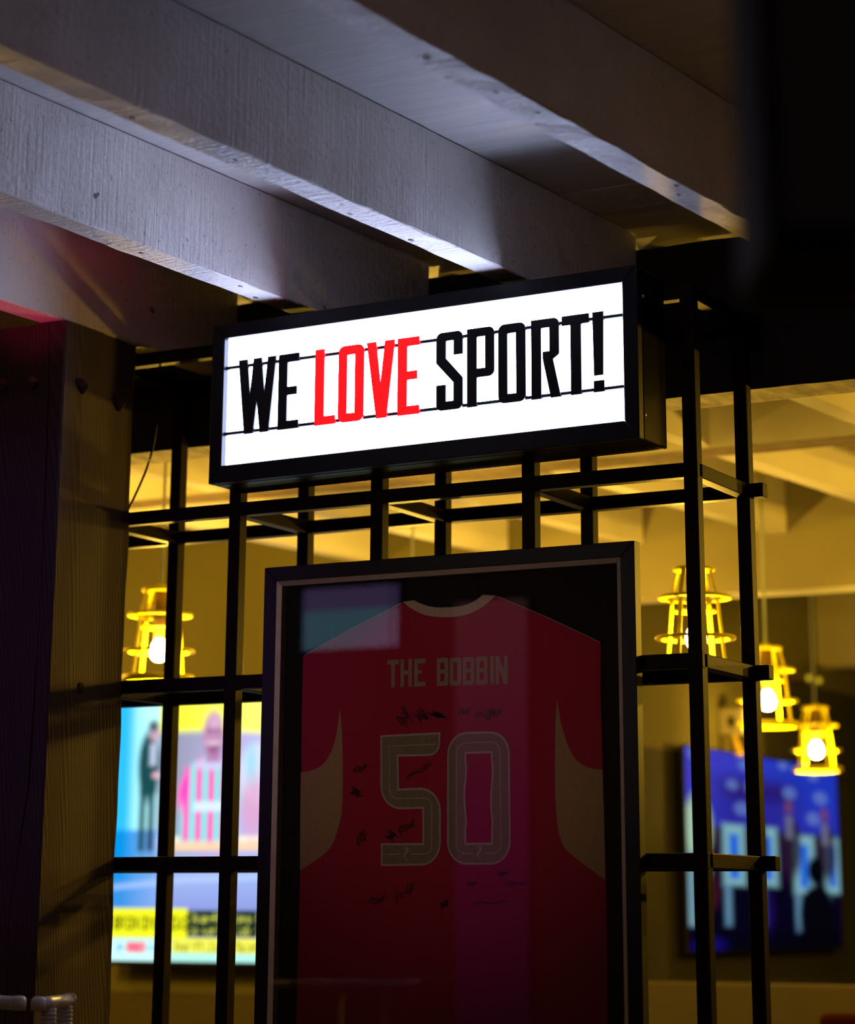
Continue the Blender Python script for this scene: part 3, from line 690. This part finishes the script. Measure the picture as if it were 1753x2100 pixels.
FONT = {'A': '0E11111F111111', 'B': '1E11111E11111E', 'C': '0E11101010110E', 'D': '1E11111111111E', 'E': '1F10101E10101F', 'G': '0E11101713110F', 'H': '1111111F111111', 'I': '0E04040404040E', 'J': '0702020202120C', 'K': '11121418141211', 'L': '1010101010101F',
        'M': '111B1515111111', 'N': '11191513111111', 'O': '0E11111111110E', 'P': '1E11111E101010', 'R': '1E11111E141211', 'S': '0F10100E01011E', 'T': '1F040404040404', 'W': '11111115151B11', 'V': '11111111110A04', 'Y': '11110A04040404',
        'a': '00000E010F110F', 'b': '10101E1111111E', 'c': '00000F1010100F', 'd': '01010F1111110F', 'e': '00000E111F100E', 'f': '06081E08080808', 'h': '10101619111111', 'i': '04000C0404040E', 'k': '10101214181412', 'l': '0C04040404040E', 'n': '00001619111111', 'o': '00000E1111110E',
        'p': '00001E11111E10', 'r': '00001619101010', 's': '00000F100E011E', 't': '08081E08080906', 'u': '0000111111130D', 'w': '0000111115150A', 'y': '00001111110F01', 'm': '00001A15151515', '-': '0000001F000000', '.': '00000000000C0C', ' ': '00000000000000'}
def textmask(txt, x, y, x0, y0, cw, chh):
    """bitmap lettering: character cell cw x chh, 5 of 6 columns inked"""
    if not (y0 <= y < y0 + chh): return 0
    k = int((x - x0) // cw)
    if x < x0 or k >= len(txt): return 0
    g = FONT.get(txt[k], FONT[' ']); row = int((y - y0) / chh * 7); colm = int(((x - x0) - k * cw) / cw * 6)
    if colm > 4: return 0
    return (int(g[row * 2:row * 2 + 2], 16) >> (4 - colm)) & 1
# -- big news screen on the back wall (mapped in 730 x 525 picture units)
TW_, TH_ = 730, 525
def news(u, v):
    x = u * TW_; y = v * TH_
    # studio: cyan left, pale middle, yellow header band, grey-blue right
    c = mixc(lin(40, 175, 245), lin(130, 215, 240), soft(30 - x, 20))
    c = mixc(c, lin(175, 240, 245), soft(d_rect(x, y, 45, -50, 92, 270), 30))
    if x > 84:
        c2 = mixc(lin(238, 238, 40), lin(245, 245, 110), (x - 100) / 180)
        g2 = mixc(lin(135, 140, 160), lin(175, 165, 215), (x - 110) / 140)
        c = mixc(c, mixc(c2, g2, soft(-(y - 62 - max(0, x - 200) * .10), 14)), soft(84 - x, 10))
    # floor
    fl = mixc(lin(5, 135, 210), lin(150, 175, 225), (x - 20) / 110); fl = mixc(fl, lin(160, 190, 225), (x - 300) / 200)
    fl = mixc(fl, lin(120, 125, 195), (y - 330) / 130 * (1 if x > 90 else .3))
    fy = 262 if x < 92 else 312
    c = mixc(c, fl, soft(fy - y, 8))
    c = mixc(c, lin(175, 195, 250), .55 * soft(abs(y - (378 - x * .10 if x < 150 else 363 - (x - 150) * .03)) - 6, 8))
    # beige floor edge of the wall picture
    c = mixc(c, lin(225, 195, 160), soft(d_rect(x, y, 92, 286, 740, 306), 10)); c = mixc(c, lin(235, 225, 200), soft(d_rect(x, y, 92, 276, 740, 288), 8))
    # presenter in dark suit
    for d, col in ((d_rect(x, y, 50, 180, 62, 305), (15, 60, 65)), (d_rect(x, y, 68, 175, 80, 305), (12, 40, 60)), (d_ell(x, y, 66, 130, 21, 72), (20, 70, 75)), (d_rect(x, y, 51, 95, 82, 185), (22, 68, 72)), (d_rect(x, y, 68, 85, 80, 130), (180, 190, 215)), (d_ell(x, y, 76, 62, 10, 18), (190, 150, 170)), (d_ell(x, y, 73, 48, 10, 12), (70, 90, 100)), (d_ell(x, y, 82, 150, 8, 7), (215, 170, 190))):
        c = mixc(c, lin(*col), soft(d, 8))
    # player in claret-and-blue stripes
    d = min(d_ell(x, y, 190, 200, 62, 88), d_rect(x, y, 132, 185, 248, 286), d_rect(x, y, 140, 134, 240, 200))
    if d < 8:
        ph = ((x - 132) / 24.0) % 1.0
        st = mixc(lin(110, 215, 215), lin(245, 60, 170), soft(abs(ph - .5) * 24 - 5.5, 6))
        st = mixc(st, lin(250, 70, 180), soft(d_ell(x, y, 128, 175, 18, 48), 14))
        st = mixc(st, lin(200, 220, 235), soft(d_rect(x, y, 158, 206, 232, 226), 8)); st = mixc(st, lin(190, 190, 225), soft(d_ell(x, y, 190, 130, 34, 12), 10))
        if y > 110: c = mixc(c, st, soft(d, 9))
    for d, col in ((d_rect(x, y, 180, 80, 208, 126), (165, 115, 160)), (d_ell(x, y, 193, 68, 20, 45), (178, 130, 165)), (d_ell(x, y, 196, 45, 12, 16), (200, 160, 190)), (d_ell(x, y, 187, 62, 4, 3), (110, 70, 105)), (d_ell(x, y, 201, 62, 4, 3), (110, 70, 105)), (d_ell(x, y, 194, 96, 11, 14), (140, 88, 128)), (d_ell(x, y, 194, 87, 8, 3), (235, 215, 230))):
        c = mixc(c, lin(*col), soft(d, 10))
    # second player, further right
    for d, col in ((d_ell(x, y, 285, 150, 40, 62), (205, 215, 235)), (d_ell(x, y, 274, 215, 22, 60), (205, 150, 185)), (d_ell(x, y, 268, 130, 10, 34), (130, 200, 215)), (d_rect(x, y, 350, 90, 420, 285), (150, 190, 215))):
        c = mixc(c, lin(*col), .8 * soft(d, 16))
    for k in (60, 76, 182, 206): 
        c = mixc(c, lin(30, 130, 150) if k < 100 else lin(205, 140, 200), .5 * soft(d_rect(x, y, k - 5, 308, k + 5, 350), 8))
    # captions
    c = mixc(c, lin(18, 38, 35), soft(d_rect(x, y, 150, 424, 740, 476), 4)); c = mixc(c, lin(225, 228, 30), soft(d_rect(x, y, -5, 420, 153, 480), 4))
    c = mixc(c, lin(222, 222, 80), soft(d_rect(x, y, 122, 478, 740, 512), 4)); c = mixc(c, lin(190, 240, 235), soft(d_rect(x, y, -5, 481, 122, 530), 4)); c = mixc(c, lin(165, 225, 215), soft(d_rect(x, y, 120, 508, 740, 530), 3))
    c = mixc(c, lin(225, 70, 105), soft(d_rect(x, y, 34, 488, 72, 508), 3))
    if textmask('BREAKING NEWS', x, y, 9, 437, 11.2, 26) or textmask('BREAKING NEWS', x - .7, y, 9, 437, 11.2, 26): c = lin(45, 48, 4)
    if textmask('Jean-Philippe hurt his', x, y, 160, 429, 9, 19) or textmask('to world club the old', x, y, 158, 453, 9, 19): c = lin(190, 195, 80)
    if textmask('Jean-Philippe Mateta - London', x, y, 128, 485, 8.6, 19): c = lin(140, 135, 25)
    if textmask('sky', x, y, 14, 489, 6.4, 17): c = lin(60, 120, 205)
    if textmask('sports', x, y, 36, 490, 5.8, 15): c = lin(245, 190, 200)
    if textmask('news', x, y, 76, 489, 7, 16): c = lin(120, 175, 210)
    return c
TX0, TX1, TZ0, TZ1, TY = -2.605, -.93, 1.062, 2.012, 3.20
tv = empty('wall_television', (-1.77, 3.25, 1.03)); tag(tv, 'large news television on the left back wall showing a player in striped shirt', 'television')
box('bezel', (TX0 - .012, TY + .002, TZ0 - .016), (TX1 + .012, TY + .05, TZ1 + .012), M['tv'], tv, .004)
box('wall_bracket', (-2.0, TY + .05, 1.4), (-1.5, 3.3, 1.7), M['tv'], tv, .003)
pn = paint_screen('picture', (TX0, TY, TZ1), Vector((TX1 - TX0, 0, 0)), Vector((0, 0, TZ0 - TZ1)), 365, 262, news, M['scrL'], tv); pn['label'] = 'bright news programme picture'
# -- blue screen on the wall that runs away from the viewer
def stage(u, v):
    x = u * 1040; y = v * 1420
    c = mixc(lin(75, 70, 215), lin(35, 60, 205), x / 700); c = mixc(c, lin(45, 20, 110), soft(-(y - 170), 120) * soft(abs(x - 460) - 260, 200) * .85)
    c = mixc(c, lin(48, 52, 190), soft(-(y - 330), 90) * .6)
    for cx, cy, r in ((375, 70, 38), (350, 400, 46), (425, 230, 50), (680, 240, 44), (910, 250, 48), (850, 420, 46), (640, 30, 30), (290, 230, 34), (860, 80, 34), (60, 40, 40)):
        d = math.hypot((x - cx) / 1.0, y - cy) - r
        c = mixc(c, lin(120, 150, 225), .75 * soft(d, 40)); c = mixc(c, lin(70, 90, 190), .5 * soft(d + 22, 16))
    c = mixc(c, lin(40, 18, 50), soft(-(y - 545), 60)); c = mixc(c, lin(8, 5, 30), soft(-(y - 900), 200))
    # lecterns with blue fronts
    for cx, y0, y1, wd in ((290, 520, 960, 70), (510, 520, 960, 68), (770, 560, 1010, 76), (985, 560, 1000, 60)):
        c = mixc(c, lin(140, 195, 205), soft(d_rect(x, y, cx - wd, y0, cx + wd, y1), 40)); c = mixc(c, lin(25, 110, 240), soft(d_rect(x, y, cx - wd * .42, y0 + 70, cx + wd * .42, y1 - 50), 34))
        c = mixc(c, lin(110, 160, 195), .85 * soft(d_rect(x, y, cx - wd * .95, y1, cx - wd * .35, y1 + 290), 30))
    # people behind them
    for cx, hy in ((430, 355), (670, 350), (935, 380)):
        for d, col in ((d_ell(x, y, cx + 20, hy + 300, 60, 220), (42, 25, 50)), (d_rect(x, y, cx - 25, hy + 70, cx + 25, hy + 240), (120, 120, 150)), (d_ell(x, y, cx, hy, 26, 52), (130, 75, 90))): c = mixc(c, lin(*col), .9 * soft(d, 30))
    # pale gown at the near edge
    for d, col in ((d_ell(x, y, 70, 560, 85, 230), (190, 225, 190)), (d_rect(x, y, 0, 420, 110, 750), (185, 220, 190)), (d_rect(x, y, -30, 730, 52, 1250), (130, 175, 190)), (d_ell(x, y, 100, 850, 40, 90), (160, 195, 165)), (d_ell(x, y, 110, 260, 24, 50), (140, 80, 80)), (d_ell(x, y, 130, 1020, 60, 120), (70, 20, 40))): c = mixc(c, lin(*col), .9 * soft(d, 40))
    c = mixc(c, lin(30, 20, 140), .8 * soft(d_ell(x, y, 130, 1390, 100, 60), 50)); c = mixc(c, lin(45, 15, 120), .6 * soft(d_ell(x, y, 480, 1150, 60, 180), 60))
    # dark head and shoulders in the foreground of the picture
    for d in (d_ell(x, y, 855, 830, 62, 110), d_ell(x, y, 860, 1160, 130, 220), d_rect(x, y, 735, 1150, 985, 1430)): c = mixc(c, lin(6, 5, 14), soft(d, 26))
    return mixc(c, lin(4, 3, 12), .8 * soft(-(y - 1290), 200) * soft(200 - x, 200))
SXW = -.79
tv2 = empty('wall_television', (-.82, 5.42, 1.07)); tag(tv2, 'blue-lit television at the right showing people behind lecterns', 'television')
box('bezel', (SXW - .016, 4.508, 1.090), (SXW - .002, 6.332, 1.894), M['tv'], tv2, .004)
box('wall_bracket', (-.85, 5.2, 1.4), (SXW - .016, 5.6, 1.7), M['tv'], tv2)
paint_screen('picture', (SXW, 4.515, 1.885), Vector((0, 1.81, 0)), Vector((0, 0, -.785)), 150, 90, stage, M['scrR'], tv2)

# little box on the far wall with a yellow tag hanging from it
wbx = empty('wall_box', (-.80, 5.06, 1.93)); tag(wbx, 'small cream wall box with a dark hole and a yellow tag hanging below', 'wall box')
box('box', (-.85, 5.03, 1.965), (-.735, 5.10, 2.075), M['cream_box'], wbx, .01)
v, f = lathe_geo([(.0001, 0), (.015, 0), (.017, .004)], 14); mesh('hole', [Vector((-.79 + p.x, 5.029 + p.z, 2.015 + p.y * 1.6)) for p in v], f, M['crack'], wbx)
v, f = tube_geo(smooth_path([(-.79, 5.05, 1.97), (-.785, 5.045, 1.945), (-.77, 5.04, 1.90), (-.765, 5.04, 1.875)], 4), [.010 + .0010 * k for k in range(13)], 8); mesh('tag', v, f, M['yellow_tag'], wbx, True)

# twin little picture lamps high on the wall beyond the right screen
pl_ = empty('twin_wall_lamp', (-.80, 5.98, 2.25)); tag(pl_, 'pair of tiny dim round lamps high on the wall above the right screen', 'wall lamp')
box('arm', (-.85, 5.88, 2.262), (-.765, 6.07, 2.276), M['bolt'], pl_, .002)
for yy in (5.911, 6.042):
    v, f = lathe_geo([(.0001, -.012), (.008, -.011), (.0115, -.004), (.012, .0), (.0115, .004), (.008, .011), (.0001, .012)], 14, (-.755, yy, 2.269)); mesh('globe', v, f, M['dimglobe'], pl_, True)

# red chair peeping over the low partition line
ch = empty('red_chair', (.62, 2.35, 0)); tag(ch, 'dark red padded chair back just showing at the bottom right', 'chair')
def padded(name, lo, hi, m, par, r): v, f = bev(boxv(lo, hi), BF, r, 4); return mesh(name, v, f, m, par, True)
padded('backrest', (.44, 2.50, .62), (.74, 2.56, .968), M['redseat'], ch, .028); padded('seat', (.42, 2.12, .42), (.76, 2.54, .50), M['redseat'], ch, .03)
for ax in (.45, .73):
    for ay in (2.16, 2.52):
        v, f = tube_geo([(ax, ay, 0), (ax, ay, .43 if ay < 2.3 else .64)], .014, 8); mesh('leg', v, f, M['steel'], ch)

# ------------------------------------------------------------------ white rail stands in front of the timber post
def stand(pts, posts, lab, zt):
    e = empty('rail_stand', (posts[0][0], posts[0][1], 0)); tag(e, lab, 'rail stand')
    v, f = tube_geo([(x, y, zt - .013) for x, y in pts], .0125, 14); mesh('top_rail', v, f, M['plastic'], e, True)
    for (x, y) in pts[:1] + pts[-1:]:
        v, f = lathe_geo([(.0001, zt + .001), (.008, zt + .0005), (.0130, zt - .004), (.0140, zt - .011), (.0140, zt - .024), (.0001, zt - .024)], 16, (x, y, 0)); mesh('end_cap', v, f, M['plastic'], e, True)
    for (x, y) in posts:
        prof = [(.0001, 0), (.05, 0), (.05, .01), (.016, .02), (.0145, .1), (.0145, zt - .06)]
        z = zt - .056
        for k in range(4): prof += [(.0165, z), (.0165, z + .003), (.0150, z + .0045), (.0150, z + .006)]; z += .0075
        prof += [(.0165, zt - .022), (.0001, zt - .021)]
        v, f = lathe_geo(prof, 18, (x, y, 0)); mesh('post', v, f, M['plastic'], e, True)
stand([(.014, -.528), (.036, -.590), (.062, -.655), (.084, -.715)], [(.018, -.548), (.066, -.662)], 'pale rail on two ribbed posts in front of the timber post, bottom left', 1.092)
stand([(-.24, -.620), (-.10, -.687), (.086, -.776)], [(-.24, -.620)], 'pale rounded rail end at the very bottom left corner', 1.095)

# ------------------------------------------------------------------ things behind the viewer that the glass mirrors
def wall_pic(u, v):
    c = mixc(lin(112, 92, 140), lin(105, 145, 165), soft(.36 - v, .06)); c = mixc(c, lin(145, 135, 180), soft((1 - u) * 1.3 + .05 - v + .35, .3) * (1 if v > .4 else 0))
    return mixc(c, lin(60, 50, 85), soft(abs(u - .93) - .01, .02))
wt = empty('wall_screen', (-2.97, -5.66, 2.44)); tag(wt, 'bright lilac and blue wall screen mirrored in the shirt frame glass', 'screen')
box('bezel', (-3.265, -5.68, 2.45), (-2.685, -5.632, 2.795), M['tv'], wt, .004)
paint_screen('picture', (-3.244, -5.63, 2.772), Vector((.537, 0, 0)), Vector((0, 0, -.298)), 68, 34, wall_pic, M['scrB'], wt)
pc = empty('lit_column', (-2.2, -5.66, 0)); tag(pc, 'tall pink-lit column, its glow built in, mirrored as a band across the shirt', 'lit column')
paint_screen('glow_face', (-2.395, -5.63, 2.665), Vector((.383, 0, 0)), Vector((0, 0, -2.1)), 10, 40, lambda u, v: mixc(mixc((.75, .32, .34), (.60, .06, .40), v * 2.2), (.06, .02, .10), (v - .45) * 2.0), M['pillar'], pc)  # pink light on the pillar painted as its own glow, fading downward
box('back_plate', (-2.405, -5.68, .5), (-2.003, -5.632, 2.68), M['tv'], pc, .003)

# ------------------------------------------------------------------ black loudspeaker hung close to the viewer, top right
sp = empty('hanging_loudspeaker', (2.47, -2.94, 1.66)); tag(sp, 'black out-of-focus loudspeaker hanging at the upper right corner', 'loudspeaker')
def rot(p, a=-.50, c=(2.372, -2.95)):
    x, y = p.x - c[0], p.y - c[1]; return Vector((c[0] + x * math.cos(a) - y * math.sin(a), c[1] + x * math.sin(a) + y * math.cos(a), p.z))
rot2 = lambda p: rot(p, .48)
box('cabinet', (2.376, -2.95, 1.678), (2.60, -2.78, 2.10), M['speaker'], sp, .008, rot2)
box('grille', (2.386, -2.957, 1.688), (2.59, -2.951, 2.09), M['tv'], sp, .002, rot2)
v, f = tube_geo([rot2(Vector((2.49, -2.87, 2.09))), rot2(Vector((2.49, -2.87, 2.81)))], .018, 12); mesh('hanging_pole', v, f, M['speaker'], sp)
